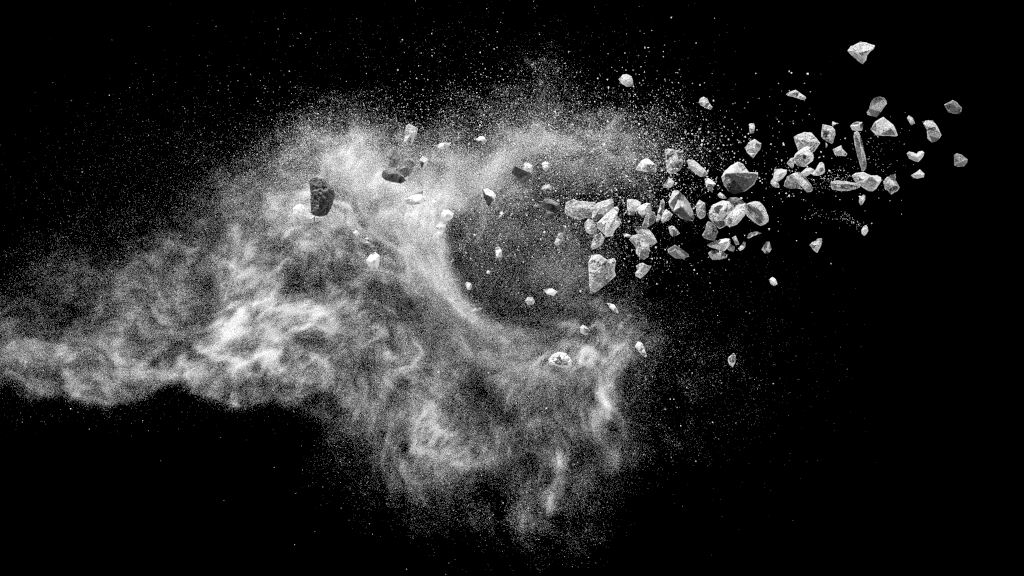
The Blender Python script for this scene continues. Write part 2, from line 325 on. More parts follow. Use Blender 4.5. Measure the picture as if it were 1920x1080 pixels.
ROCKS = [
 # far right
 ('rock', 'wedge shaped pale rock at the very top right, flat bright top over a ridged underside', A, [(198,240),(240,180),(305,155),(365,122),(440,135),(550,172),(535,215),(485,255),(450,300),(440,360),(395,412),(355,390),(300,340),(245,295)], [(300,235,45),(390,250,75),(470,235,50),(390,330,35)], 'p', 0, 1.2),
 ('rock', 'tall blocky rock with a smooth rounded top, below the wedge at the top right', A, [(505,885),(550,840),(610,828),(665,840),(697,880),(705,920),(650,990),(600,1060),(572,1090),(500,1075),(455,1060),(445,1030),(480,980),(490,920)], [(550,905,60),(680,885,40),(600,960,70),(520,1020,45)], 'm', 40, 1.2),
 ('rock', 'flat grey rock with a bright upper rim, farthest out above the right edge pair', A, [(1440,930),(1545,872),(1600,900),(1665,975),(1655,1020),(1635,1055),(1560,1048),(1500,1030),(1465,985)], [(1480,938,32),(1560,915,38),(1640,975,28),(1560,1000,36)], 'g', -30),
 ('rock', 'pyramid shaped rock with a flat triangular lower facet, right of the long thin shard', B, [(492,290),(555,190),(660,132),(790,235),(845,365),(820,382),(700,372),(570,370)], [(560,340,40),(572,205,42),(745,272,62),(810,350,25),(660,200,45)], 'p', -20, .9),
 ('pebble', 'tiny bright oblong pebble between the pyramid rock and the bent block', B, [(960,145),(985,112),(1035,145),(1065,215),(1015,237),(985,190)], [(1010,170,20)], 'm', 20),
 ('rock', 'bent blocky rock with smooth white cap and cracked lower half, third from the right', B, [(1170,215),(1200,178),(1290,176),(1340,235),(1370,290),(1402,365),(1375,410),(1330,450),(1280,458),(1220,405),(1218,300)], [(1215,255,45),(1310,265,52),(1365,310,30),(1300,380,60)], 'p', 10, 1.2),
 ('rock', 'heart shaped smooth rock with a notch in its top, floating right of the shard', B, [(958,600),(985,575),(1040,585),(1085,605),(1110,575),(1155,567),(1182,585),(1170,640),(1105,710),(1050,695),(985,665)], [(1000,610,30),(1075,635,42),(1130,640,35),(1140,595,20)], 'p', 0, .6),
 ('rock', 'squarish grey rock at the right edge of the spray, outermost of all', B, [(1565,620),(1600,598),(1660,615),(1738,675),(1730,720),(1690,765),(1610,770),(1567,750)], [(1600,640,35),(1700,680,40),(1640,710,45)], 'g', -10, 1.2),
 ('rock', 'small helmet shaped rock with bright right rim, under the heart shaped rock', B, [(1012,880),(1080,840),(1125,803),(1185,860),(1175,905),(1100,922),(1040,912)], [(1115,835,26),(1150,885,22),(1070,880,34)], 'p', 30, .7),
 ('rock', 'small domed rock capping the top of the long thin shard', B, [(233,250),(270,210),(320,192),(390,200),(400,260),(385,305),(320,313),(260,300)], [(345,225,50),(358,285,40),(280,245,30)], 'p', -40, .5),
 ('stone_shard', 'long thin upright shard like a blade, pointed at its lower end', B, [(285,330),(320,315),(345,330),(370,390),(400,500),(425,620),(445,730),(435,790),(405,825),(380,820),(350,720),(320,600),(290,480),(275,390)], [(325,350,28),(350,450,36),(378,600,38),(402,730,34),(410,790,18)], 'm', 0, .7),
 ('rock', 'broad rock with sloping pale lower face, directly under the point of the long shard', B, [(255,885),(300,850),(400,835),(460,865),(500,880),(580,880),(625,905),(635,945),(600,1000),(565,1055),(520,1085),(470,1080),(400,1040),(310,985)], [(330,880,40),(410,860,30),(470,920,70),(380,950,60),(540,990,60)], 'p', 40, .9),
 ('stone_shard', 'long lying slab tapering to the right, its tip against the broad rock', D, [(940,425),(980,405),(1045,398),(1170,415),(1250,430),(1320,455),(1315,485),(1260,510),(1150,535),(1040,530),(965,518),(942,485)], [(990,450,36),(1060,440,40),(1240,460,26),(1150,500,30),(1040,500,34)], 'm', -50, 1.2),
 ('rock', 'jagged twisted rock with a hooked tip, right of the broad rock and lowest there', D, [(1612,415),(1650,365),(1705,330),(1772,315),(1775,360),(1770,395),(1800,440),(1825,492),(1790,540),(1715,580),(1670,530),(1635,510),(1625,465)], [(1690,385,20),(1700,430,55),(1760,450,40),(1720,520,35)], 'm', 10, 1.7),
 ('pebble', 'small almond shaped pebble hanging alone under the broad rock', D, [(1302,650),(1310,620),(1360,580),(1385,595),(1380,650),(1345,705),(1325,715),(1303,690)], [(1345,645,26)], 'm', 0),
 ('pebble', 'small drop shaped pebble with a dark base, lowest stone in the right column', D, [(1332,1040),(1350,1005),(1395,970),(1415,1000),(1422,1045),(1395,1090),(1370,1110),(1340,1085)], [(1375,1030,34),(1385,1080,20)], 'p', 10),
 # right middle, upper
 ('stone_shard', 'flat slanting shard alone near the top, left of the big wedge', C, [(642,115),(680,85),(765,57),(810,90),(890,145),(900,165),(870,190),(800,170),(720,145),(660,132)], [(750,85,26),(830,145,32),(700,115,18)], 'p', 0),
 ('pebble', 'small tapered bright pebble like a tooth, above the square pale block', C, [(165,500),(190,487),(232,492),(243,530),(225,610),(180,615),(170,550)], [(205,540,24)], 'p', -20, .7),
 ('rock', 'square pale block standing on its corner below the tooth pebble', C, [(110,800),(165,730),(240,688),(325,745),(315,810),(260,880),(220,932),(165,890)], [(185,740,34),(285,800,36),(200,870,26)], 'p', 0, .7),
 ('rock', 'angular rock with a ridge across its face, behind the white knobbly rock', C, [(740,665),(790,630),(880,598),(965,605),(1020,665),(1080,740),(1040,800),(990,860),(900,860),(800,850),(770,760)], [(830,690,52),(930,735,68),(1010,745,45),(880,640,35)], 'p', 90, 1.3),
 ('rock', 'white knobbly rock with a dark pit, in front of the angular ridged rock', C, [(740,930),(760,880),(830,820),(900,780),(960,790),(975,850),(998,920),(985,965),(940,1000),(880,1045),(790,1035),(745,990)], [(800,885,62),(850,950,28),(910,860,72),(930,960,60),(850,1010,45)], 'w', -30, 1.0),
 ('pebble', 'small grey wedge stuck out left of the white knobbly rock', C, [(650,1000),(700,935),(740,925),(750,990),(735,1050),(720,1065)], [(700,960,22),(725,1000,22)], 'p', 20, .7),
 ('rock', 'rough hollowed rock with a spiky crest, left of the long shard', C, [(1108,500),(1170,510),(1225,525),(1270,570),(1275,640),(1250,700),(1248,735),(1225,748),(1150,710),(1090,660),(1095,590)], [(1150,545,44),(1165,640,26),(1220,590,52),(1205,690,40)], 'm', 0, 1.8),
 ('pebble', 'tiny splinter just above the crest of the rough hollowed rock', C, [(1238,462),(1292,488),(1262,510),(1238,530),(1230,500)], [], 'p', -10),
 ('pebble', 'tiny splinter just below the rough hollowed rock', C, [(1150,735),(1165,742),(1175,775),(1150,800),(1152,765)], [], 'p', 10),
 ('rock', 'small four cornered rock with bright edges, between hollowed rock and shard', C, [(1240,820),(1350,768),(1365,815),(1425,875),(1410,908),(1330,905),(1270,895)], [(1290,830,24),(1345,820,34),(1370,880,24)], 'm', 30, 1.5),
 ('pebble', 'tiny bright sliver drifting between the knobbly rock and the four cornered rock', C, [(1055,930),(1070,915),(1085,912),(1075,925),(1060,935)], [], 'w', 0),
 ('rock', 'kite shaped rock split by a diagonal edge, left end of the low tangle of slabs', D, [(220,250),(300,250),(380,262),(375,310),(330,370),(270,412),(235,408),(205,380),(212,310)], [(245,398,24),(320,310,44),(372,272,16),(270,290,36)], 'p', 20, .6),
 ('pebble', 'crumbly dark edged pebble tucked under the kite shaped rock', D, [(170,440),(175,400),(200,370),(240,410),(275,440),(282,490),(240,490),(195,470)], [(220,440,28)], 'm', -30, 2.0),
 ('rock', 'flat grey slab lying behind the slanting finger slab', D, [(340,470),(350,420),(380,350),(440,318),(470,360),(520,420),(560,510),(490,500),(430,505),(380,490)], [(400,380,22),(430,450,28)], 'g', 60, 1.0),
 ('stone_shard', 'slanting finger shaped slab with a lengthwise crack, middle of the low tangle', D, [(445,318),(470,305),(540,290),(590,330),(640,380),(700,470),(715,515),(690,545),(640,550),(600,520),(520,430),(460,350)], [(500,350,40),(560,420,48),(630,490,46),(600,380,26),(670,510,26)], 'p', -20, .8),
 ('rock', 'narrow arched rock leaning on the top of the finger slab', D, [(560,300),(620,245),(680,235),(725,258),(740,280),(690,310),(640,340),(600,350),(540,330)], [(620,285,36),(690,268,22)], 'p', -80, .9),
 ('rock', 'curved tooth shaped rock at the right end of the low tangle', D, [(685,310),(740,275),(770,215),(800,170),(830,162),(855,190),(868,280),(840,315),(780,338),(720,335)], [(790,240,28),(835,230,22),(800,300,34),(730,315,16)], 'p', 30, .7),
 # middle right
 ('rock', 'fan shaped pale rock with a dark dimple, leftmost of the upper middle row', E, [(80,600),(110,545),(160,480),(220,455),(265,475),(335,540),(350,600),(335,642),(220,632),(100,612)], [(190,520,34),(270,545,42),(180,590,32),(290,600,25)], 'w', 0, .9),
 ('rock', 'tall trapezoid block with pitted shadowy face and bright top edge', E, [(455,345),(490,330),(560,340),(675,370),(680,450),(690,530),(650,610),(590,640),(520,658),(480,625),(465,480)], [(485,380,36),(660,385,36),(540,440,26),(620,450,44),(540,540,48),(560,610,34)], 'm', -30, 1.6),
 ('rock', 'oval rock slanting down to the right, veined, beside the trapezoid block', E, [(735,495),(760,470),(830,480),(890,530),(960,590),(1008,655),(980,690),(910,695),(840,650),(780,600)], [(800,530,34),(870,590,42),(930,640,34)], 'p', 20, 1.4),
 ('rock', 'small rounded triangle rock under the trapezoid block', E, [(425,800),(470,750),(515,706),(575,755),(560,810),(520,835),(440,830)], [(500,775,30)], 'p', 50, 1.3),
 ('rock', 'small notched rock between the veined oval and the big half dome', E, [(968,720),(1010,708),(1055,735),(1110,785),(1075,820),(1062,885),(1020,870),(985,830)], [(1010,780,28),(1060,790,24)], 'w', 0, 1.0),
 ('boulder', 'big half dome rock with bright lumpy top and smooth dark grey face', E, [(1178,700),(1220,620),(1300,550),(1390,500),(1460,530),(1500,590),(1540,635),(1650,640),(1648,700),(1600,790),(1500,870),(1350,920),(1270,880),(1210,800)], [(1215,665,60),(1300,640,92),(1400,645,98),(1500,650,84),(1610,665,34),(1255,800,44),(1360,860,40),(1480,800,48),(1570,730,44),(1390,560,40)], 'p', -40, .5),
 ('pebble', 'small teardrop pebble just below the big half dome, left side', E, [(1130,925),(1165,890),(1210,925),(1245,970),(1195,975),(1145,955)], [(1180,935,20)], 'p', -60),
 ('boulder', 'tall arrowhead rock with dark stripe and dark lower triangle facet', F, [(90,195),(150,55),(215,48),(300,120),(360,210),(400,300),(425,400),(405,440),(320,440),(240,400),(150,320),(110,260)], [(235,80,30),(130,285,28),(200,190,52),(260,250,80),(160,312,40),(395,405,35),(300,200,60)], 'p', 0, .45),
 ('rock', 'upright oval pitted rock between the arrowhead and the big pale cluster', F, [(448,230),(485,168),(560,210),(565,290),(570,360),(545,400),(500,415),(460,380),(445,310)], [(500,225,34),(500,310,44),(520,370,30)], 'p', 30, 1.5),
 ('boulder', 'big pale rounded rock, left one of the three rocks in the large cluster', F, [(608,340),(640,250),(700,215),(790,175),(870,190),(910,240),(940,290),(870,350),(820,420),(830,500),(745,540),(700,500),(640,440),(610,400)], [(700,280,62),(800,250,70),(740,380,72),(700,440,40),(860,300,60),(780,470,34)], 'w', 30, .8),
 ('boulder', 'sloping rock wedged in the middle of the large three rock cluster', F, [(800,430),(870,350),(930,290),(905,200),(1000,185),(1080,210),(1110,250),(1070,370),(1020,430),(960,490),(870,515),(830,490)], [(960,330,66),(1060,225,50),(930,430,50),(985,255,40),(880,400,45)], 'p', -40, .9),
 ('boulder', 'folded slab like an open clam, right one of the three rocks in the large cluster', F, [(1075,230),(1130,205),(1200,187),(1260,195),(1320,260),(1370,370),(1375,440),(1340,475),(1270,503),(1180,450),(1100,380),(1068,300)], [(1100,235,30),(1170,320,30),(1240,400,34),(1180,240,62),(1300,330,64),(1130,340,52),(1240,450,48),(1320,430,50)], 'p', 10, .8),
 ('rock', 'dark rounded rock peeping over the top of the large cluster', F, [(830,185),(880,140),(950,135),(1020,155),(1060,200),(1000,260),(880,250)], [(940,190,40)], 'd', 130, 1.0),
 ('rock', 'dark glassy cone shaped rock with bright outline, below the large three rock cluster', F, [(522,620),(560,560),(575,480),(600,443),(650,465),(700,515),(727,580),(700,650),(680,693),(600,680),(545,655)], [(620,540,52),(590,620,40),(670,600,44)], 'g', -10, 1.4),
 ('rock', 'pale axe head rock pointing left, below the glassy cone', F, [(590,750),(640,715),(740,680),(830,662),(880,670),(885,740),(850,790),(800,830),(720,805),(640,780)], [(700,740,42),(820,710,46),(790,780,36)], 'w', 0, .9),
 ('pebble', 'small grey chip against the blunt end of the axe head rock', F, [(850,800),(885,735),(940,770),(938,810),(920,832),(870,820)], [(895,765,26),(885,805,20)], 'g', 40, .5),
 ('rock', 'crusty rock with a flat tail, directly under the axe head rock', F, [(600,850),(640,820),(750,815),(845,870),(840,910),(740,935),(660,938),(625,905)], [(680,865,40),(760,870,34),(800,895,18)], 'm', 60, 1.6),
 ('pebble', 'small four sided chip leaning left, right of the axe head rock', F, [(905,655),(955,628),(975,670),(997,740),(955,748),(930,700)], [(950,670,22)], 'p', 0, .7),
 ('pebble', 'small chip shaped like a boot, next to the leaning chip', F, [(985,795),(1030,740),(1055,700),(1080,715),(1075,770),(1050,800),(1010,825)], [(1035,775,26)], 'p', -30, 1.3),
 ('pebble', 'thin curved chip like a banana, right of the leaning chips', F, [(1098,655),(1110,615),(1150,585),(1220,573),(1290,598),(1240,612),(1180,632),(1120,665)], [(1150,610,20),(1220,592,16)], 'w', 0, .6),
 ('pebble', 'smooth pear shaped pebble with narrow top, below the banana chip', F, [(1285,805),(1320,740),(1345,705),(1385,705),(1400,760),(1415,800),(1380,850),(1330,857)], [(1350,800,38),(1362,735,22)], 'w', 0, .5),
 ('pebble', 'pale five sided chip below the arrowhead rock', F, [(88,520),(130,500),(165,508),(200,550),(240,600),(195,625),(145,640),(110,600)], [(140,580,28),(180,560,26)], 'p', 10, .6),
 ('rock', 'lozenge rock with dark upper facet and a ladder like groove', F, [(80,810),(100,790),(175,745),(260,800),(350,870),(355,895),(290,920),(180,918),(90,850)], [(110,838,26),(180,805,40),(240,815,36),(320,885,22),(200,880,30)], 'g', 0, .7),
 # centre cluster
 ('boulder', 'long lumpy rock lying flat, left end of the centre cluster', G, [(130,280),(150,200),(240,158),(310,185),(400,190),(520,200),(540,300),(480,400),(380,405),(320,432),(240,400),(170,370),(130,330)], [(220,230,42),(350,270,60),(450,260,54),(350,350,40),(220,330,40)], 'm', 20, 1.6),
 ('boulder', 'slanting rock with rounded end, on top of the centre cluster', G, [(475,400),(500,270),(540,210),(620,180),(735,152),(762,200),(755,270),(700,320),(620,380),(530,440),(490,430)], [(590,260,62),(690,230,55),(550,360,45),(640,330,38)], 'p', -60, 1.4),
 ('boulder', 'large pale rock with a shoulder, right side of the centre cluster', G, [(540,470),(620,390),(690,320),(750,270),(800,252),(828,290),(800,360),(848,440),(830,500),(770,560),(745,630),(670,645),(610,590),(550,530)], [(660,420,72),(760,370,46),(640,510,62),(760,480,60),(690,590,40)], 'w', 40, 1.2),
 ('rock', 'grey leaf shaped rock, lower left of the centre cluster', G, [(380,470),(430,410),(490,430),(540,500),(540,610),(470,610),(410,590),(385,530)], [(470,480,38),(440,550,34)], 'm', -10, 1.0),
 ('rock', 'almond shaped stone with bright rim, hanging under the centre cluster', G, [(467,760),(490,680),(540,610),(590,585),(640,660),(620,720),(560,775),(495,800),(470,785)], [(560,670,38),(520,740,26)], 'm', -90, 1.2),
 ('rock', 'plain pale block, upper left of the second cluster', G, [(925,180),(940,160),(1040,165),(1100,200),(1110,280),(1040,320),(1015,375),(940,355),(928,270)], [(980,230,42),(1040,250,34),(970,320,34)], 'p', 50, .9),
 ('rock', 'bright faceted rock overlapping the plain pale block', G, [(1048,285),(1110,235),(1180,205),(1230,220),(1245,300),(1180,340),(1120,385),(1075,340)], [(1120,300,34),(1170,250,44),(1150,330,38)], 'w', -40, 1.3),
 ('rock', 'dark grey rounded rock, below the bright faceted rock', G, [(1120,500),(1160,380),(1210,300),(1280,330),(1300,400),(1270,470),(1180,525)], [(1220,390,48),(1200,460,40)], 'g', 20, 1.3),
 ('stone_shard', 'thin upright sliver between the grey rounded rock and the arrowhead', G, [(1300,430),(1330,300),(1360,190),(1390,152),(1410,200),(1400,300),(1370,390),(1310,460)], [(1355,300,24),(1385,220,14)], 'p', -70, .8),
 ('rock', 'pale wedge beside the foot of the thin upright sliver', G, [(1360,430),(1390,340),(1430,285),(1515,355),(1480,420),(1385,468)], [(1430,350,34),(1420,410,28)], 'w', -10, 1.0),
 ('rock', 'fan shaped grey rock with fine grooves, behind the upright knuckle rock', G, [(1030,550),(1060,505),(1160,520),(1220,560),(1270,620),(1315,715),(1250,755),(1200,740),(1140,700),(1120,620),(1060,600)], [(1110,560,36),(1190,620,48),(1230,690,44)], 'm', 60, 1.2),
 ('rock', 'upright knuckle shaped rock with dark blotches and smooth grey foot', G, [(955,680),(1000,625),(1080,605),(1130,620),(1140,700),(1210,730),(1218,820),(1200,900),(1145,935),(1090,910),(1045,860),(1040,790),(1000,730)], [(1050,670,50),(1090,740,58),(1110,800,66),(1160,790,52),(1140,880,44)], 'm', -30, 1.3),
 ('pebble', 'small white chip touching the left shoulder of the knuckle rock', G, [(875,605),(920,600),(980,625),(970,650),(890,640)], [(925,622,16)], 'w', -70),
 ('boulder', 'large slab with a pointed foot and dark gashes, alone below the centre cluster', Hc, [(158,420),(200,330),(300,322),(400,390),(490,365),(513,410),(495,530),(513,590),(440,660),(300,775),(210,828),(178,815),(165,600)], [(215,395,30),(290,395,60),(400,430,48),(240,480,46),(300,560,66),(430,560,52),(250,700,50),(380,660,42)], 'p', -60, 1.2),
 ('rock', 'chunky five sided rock with star like creases, right of the pointed slab', Hc, [(770,470),(810,440),(860,430),(910,460),(967,468),(940,520),(890,575),(825,632),(765,600),(760,560),(785,520)], [(845,525,50),(900,500,36),(820,585,30)], 'm', 0, 1.5),
 ('stone_shard', 'pure white lens shaped chip, below the pointed slab', Hc, [(390,940),(440,950),(490,965),(535,1040),(540,1078),(480,1045),(430,1000)], [(470,1000,22)], 'v', -60, .4),
 # top centre
 ('rock', 'single round leaf shaped rock above the right shoulder of the cloud', Ic, [(135,265),(190,205),(240,197),(300,225),(320,280),(325,355),(240,360),(180,325)], [(220,270,36),(280,300,34),(285,235,22)], 'p', -20, .8),
 ('rock', 'knobbly pear shaped rock between the leaf rock and the tooth pebble', Ic, [(1165,560),(1180,510),(1225,488),(1275,515),(1300,570),(1340,620),(1315,655),(1250,635),(1190,600)], [(1225,555,38),(1300,615,22)], 'm', 0, 1.6),
 # inside the cloud, upper
 ('rock', 'black box shaped rock with a bright top edge, above the hollow', J, [(682,285),(715,205),(830,255),(930,295),(915,370),(850,430),(800,425),(740,365),(685,310)], [(722,228,46),(905,312,46),(705,295,40),(800,405,40),(850,360,44)], 'd', -360, .35),
 ('rock', 'small ribbed white rock behind the black box shaped rock', J, [(830,190),(850,170),(880,170),(945,205),(945,260),(900,300),(835,255)], [(880,215,30),(910,240,26)], 'v', -310, 1.6),
 ('pebble', 'small white pebble with a dark eye, right of the black box', J, [(1060,190),(1110,150),(1165,180),(1150,250),(1125,285),(1085,260)], [(1100,190,20),(1125,240,34)], 'v', -330, 1.6),
 ('pebble', 'grey oval pebble with a bright outline, above the dark jagged rock', J, [(1055,510),(1090,460),(1155,445),(1195,470),(1190,530),(1110,548)], [(1125,495,32)], 'm', -320, 1.4),
 ('rock', 'half white half black rock, pointing down at the edge of the hollow', J, [(315,510),(370,500),(440,540),(480,590),(460,650),(420,700),(385,730),(345,690),(320,610)], [(345,560,26),(430,620,48),(375,640,42)], 'm', -370, 1.2),
 ('pebble', 'small bright comma shaped chip at the upper rim of the hollow', J, [(470,890),(520,820),(560,780),(575,820),(530,870),(480,912)], [(530,840,24)], 'v', -350, 1.2),
 ('rock', 'dark jagged rock with white top edge, touching the left of the centre cluster', J, [(1065,720),(1085,650),(1130,615),(1200,650),(1300,695),(1290,760),(1230,800),(1170,780),(1090,750)], [(1110,665,38),(1190,690,44),(1250,725,36)], 'd', -330, 1.1),
 ('pebble', 'thin white sliver pointing left from the dark jagged rock', J, [(870,695),(950,700),(1055,720),(1050,745),(960,725)], [(1000,720,12)], 'v', -340),
 ('rock', 'dull dark rock just under the dark jagged rock', J, [(1070,770),(1160,790),(1240,830),(1220,890),(1160,900),(1100,840)], [(1160,840,30)], 'd', -60, 1.3),
 ('stone_shard', 'narrow banded shard like a short ladder, below the dull dark rock', Q4, [(955,505),(985,440),(1000,380),(1040,385),(1030,440),(1010,500),(975,530)], [(998,440,12),(985,495,14)], 'm', -320, 1.6),
 # left part
 ('rock', 'bent rock with a bright hooked top edge, highest stone over the left of the cloud', K, [(965,190),(995,152),(1050,170),(1118,215),(1100,280),(1070,340),(1040,420),(980,415),(940,375),(955,310),(950,260)], [(1000,205,34),(1040,270,46),(1010,350,42),(1085,235,26)], 'm', -210, 1.3),
 ('rock', 'upright grey tooth at the top of the dark three stone group', K, [(740,560),(765,480),(810,470),(850,500),(900,570),(890,640),(830,700),(790,720),(745,690)], [(775,560,40),(820,620,46)], 'g', -220, 1.1),
 ('rock', 'rough textured grey slab, right stone of the dark three stone group', K, [(820,740),(900,670),(960,600),(1030,600),(1080,650),(1060,740),(1010,810),(950,840),(880,780)], [(950,690,56),(1000,740,52),(900,745,46)], 'g', -250, 1.6),
 ('rock', 'black sided block with a pale top, lower left of the dark three stone group', K, [(655,800),(680,745),(740,715),(820,735),(880,790),(940,840),(970,880),(900,920),(800,900),(700,875),(660,840)], [(695,775,40),(810,790,52),(820,850,44),(710,850,36)], 'd', -290, .8),
 ('rock', 'small rock, white capped with a dark stalk, right of the dark three stone group', K, [(1140,610),(1180,560),(1250,600),(1250,650),(1210,710),(1170,745),(1155,680)], [(1180,630,40),(1215,640,36),(1180,690,26)], 'p', -240, 1.0),
 ('stone_shard', 'white boat shaped chip pointing left, high in the left half of the cloud', K, [(1340,430),(1420,395),(1545,390),(1510,465),(1430,480),(1370,460)], [(1440,430,28)], 'v', -350, .5),
 ('pebble', 'white rounded pebble near the top centre of the cloud', K2, [(1040,150),(1090,105),(1140,105),(1185,160),(1110,210),(1065,180)], [(1110,150,30)], 'v', -350, .5),
 ('pebble', 'small pebble half shaded, sitting on the white rock with the speckled belly', K2, [(250,840),(265,780),(300,752),(360,800),(360,865),(300,865)], [(290,800,26),(330,810,24)], 'p', -370, .6),
 ('rock', 'white rock with a dark speckled belly, in the brightest dust', K2, [(130,920),(180,890),(250,855),(350,850),(400,930),(340,970),(270,985),(200,995),(140,960)], [(200,915,44),(270,945,50),(330,900,44)], 'v', -400, 1.1),
 ('pebble', 'faint bright chip lost in the dust right of the speckled belly rock', K2, [(470,940),(545,890),(540,950),(520,1010),(490,1000)], [(515,950,20)], 'v', -300, 1.0),
 ('rock', 'white rounded rock on the upper left lip of the hollow', S1, [(826,402),(832,394),(841,393),(851,400),(848,410),(838,415),(828,411)], [(839,404,6)], 'v', -350, .5),
 ('pebble', 'white crumbly pebble just under the rounded rock on the lip of the hollow', S1, [(814,431),(820,421),(830,416),(837,422),(830,431),(817,434)], [(826,425,4)], 'v', -370, 1.8),
 ('boulder', 'big dark rough rock, tall and black faced, largest stone in the left half', Lc, [(408,200),(450,165),(510,145),(600,175),(650,235),(720,290),(740,380),(715,480),(680,570),(640,640),(550,660),(450,640),(430,560),(425,400)], [(470,255,56),(540,262,72),(640,275,56),(500,400,66),(600,420,78),(560,560,66),(480,560,50),(670,400,50)], 'd', -430, 2.2),
 ('rock', 'smooth white curved wedge, lower left of the big dark rough rock', Lc, [(165,590),(230,520),(300,487),(345,530),(400,590),(450,640),(560,660),(620,665),(520,715),(430,740),(340,748),(230,690)], [(300,560,40),(330,640,44),(430,690,30),(520,690,16)], 'v', -350, .5),
 ('pebble', 'small speckled chip, highest of the little chips above the oval white stone', Lc, [(965,815),(1010,825),(1060,880),(1020,905),(970,870)], [(1010,865,24)], 'v', -340, 1.6),
 ('pebble', 'small chip with a black left half and pale right tail, above the oval white stone', Lc, [(1085,1000),(1120,985),(1150,965),(1250,1040),(1200,1060),(1110,1060)], [(1125,1005,22),(1150,1010,26)], 'm', -350, .6),
 ('pebble', 'tiny bright crumb on top of the black and pale chip', Lc, [(1120,945),(1150,925),(1180,935),(1165,960),(1140,955)], [], 'v', -360),
 ('rock', 'oval white stone with smooth face, alone in the grey dust left of the hollow', M2, [(318,600),(370,530),(435,492),(490,540),(490,620),(470,690),(415,735),(370,690),(330,650)], [(380,600,34),(440,580,34),(430,680,24)], 'v', -350, .45),
 # in the hollow and below
 ('pebble', 'small white nugget near the lower left wall of the hollow', M, [(222,365),(240,330),(290,345),(312,385),(285,435),(250,430)], [(268,385,26)], 'v', -60, 1.0),
 ('pebble', 'upright oval pebble in the upper middle of the hollow', Q4, [(515,540),(540,525),(565,560),(567,610),(548,635),(520,600)], [(540,580,16)], 'v', -80, 1.0),
 ('pebble', 'tiny round white bead in the middle of the hollow', M, [(493,210),(500,190),(515,183),(535,193),(540,210),(530,228),(512,233),(498,225)], [], 'v', -60, .5),
 ('stone_shard', 'thin slanting sliver with bright outline, on the lower left wall of the hollow', M, [(235,730),(290,685),(400,662),(440,675),(390,705),(300,722)], [(340,692,12)], 'm', -70, .8),
 ('pebble', 'round pebble ringed by a bright rim, low in the hollow', M, [(983,575),(1020,525),(1080,523),(1118,585),(1090,622),(1020,630)], [(1020,570,28),(1075,580,28)], 'm', -90, 1.8),
 ('pebble', 'white beak shaped chip, right of the ringed pebble in the hollow', M, [(1218,430),(1330,413),(1402,455),(1355,513),(1270,490)], [(1320,465,30)], 'v', -80, .5),
 ('pebble', 'round pebble, white above and dark at lower right, below the hollow', M, [(1688,915),(1730,880),(1780,910),(1808,945),(1795,1000),(1760,1015),(1700,985)], [(1740,930,34),(1765,970,30)], 'p', -330, .4),
 ('rock', 'bright white rock with black cracks, alone low in the cloud under the hollow', Nn, [(50,580),(90,530),(150,490),(200,475),(280,490),(330,545),(355,590),(350,650),(290,670),(235,685),(160,655),(70,635)], [(130,560,38),(250,560,62),(200,610,30),(280,630,40),(130,625,34)], 'v', -370, 1.5),
 ('stone_shard', 'white carrot shaped chip over the right edge of the lower cloud', Nn, [(1163,410),(1205,342),(1260,365),(1285,430),(1318,530),(1300,548),(1240,500)], [(1220,410,26),(1270,480,18)], 'v', -330, .8),
 ('pebble', 'lone half moon pebble with bright rim, far lower right of the cloud', N3, [(578,590),(590,545),(655,492),(677,520),(675,610),(640,675),(600,640)], [(620,570,24),(650,560,24),(635,630,20)], 'm', 0, .8),
 ('rock', 'rough brain textured rock with a white knob on top, alone at lower right', O, [(943,205),(975,165),(1020,150),(1045,118),(1100,115),(1105,155),(1090,210),(1065,260),(1040,302),(995,270)], [(1020,205,40),(1065,150,24),(1040,260,24)], 'm', 0, 2.0),
 ('pebble', 'small ring like pebble with a dark slot, lowest stone on the right', O, [(422,640),(470,610),(510,640),(532,700),(490,728),(445,700)], [(465,650,26),(490,685,24)], 'w', 0, 1.6),
 ('pebble', 'tiny bright drop in the upper cloud above the black box', U4, [(1325,840),(1338,832),(1343,848),(1335,862),(1325,856)], [], 'v', -330, .5),
 ('pebble', 'tiny round crumb beside the tail of the crusty rock', F, [(855,930),(867,922),(878,932),(872,945),(860,943)], [], 'w', 0, .5),
]
for spec in ROCKS:
    build_rock(*spec, cat={'rock': 'rock', 'boulder': 'rock', 'pebble': 'pebble', 'stone_shard': 'stone shard'}[spec[0]])
# ---------------------------------------------------------------- dust density (a world-space field, 1 px of the plan = 1 mm)
X0 = -120                                           # the field starts 120 mm left of the frame
W2, H2 = 1020, 540                                   # field resolution, 2 mm cells

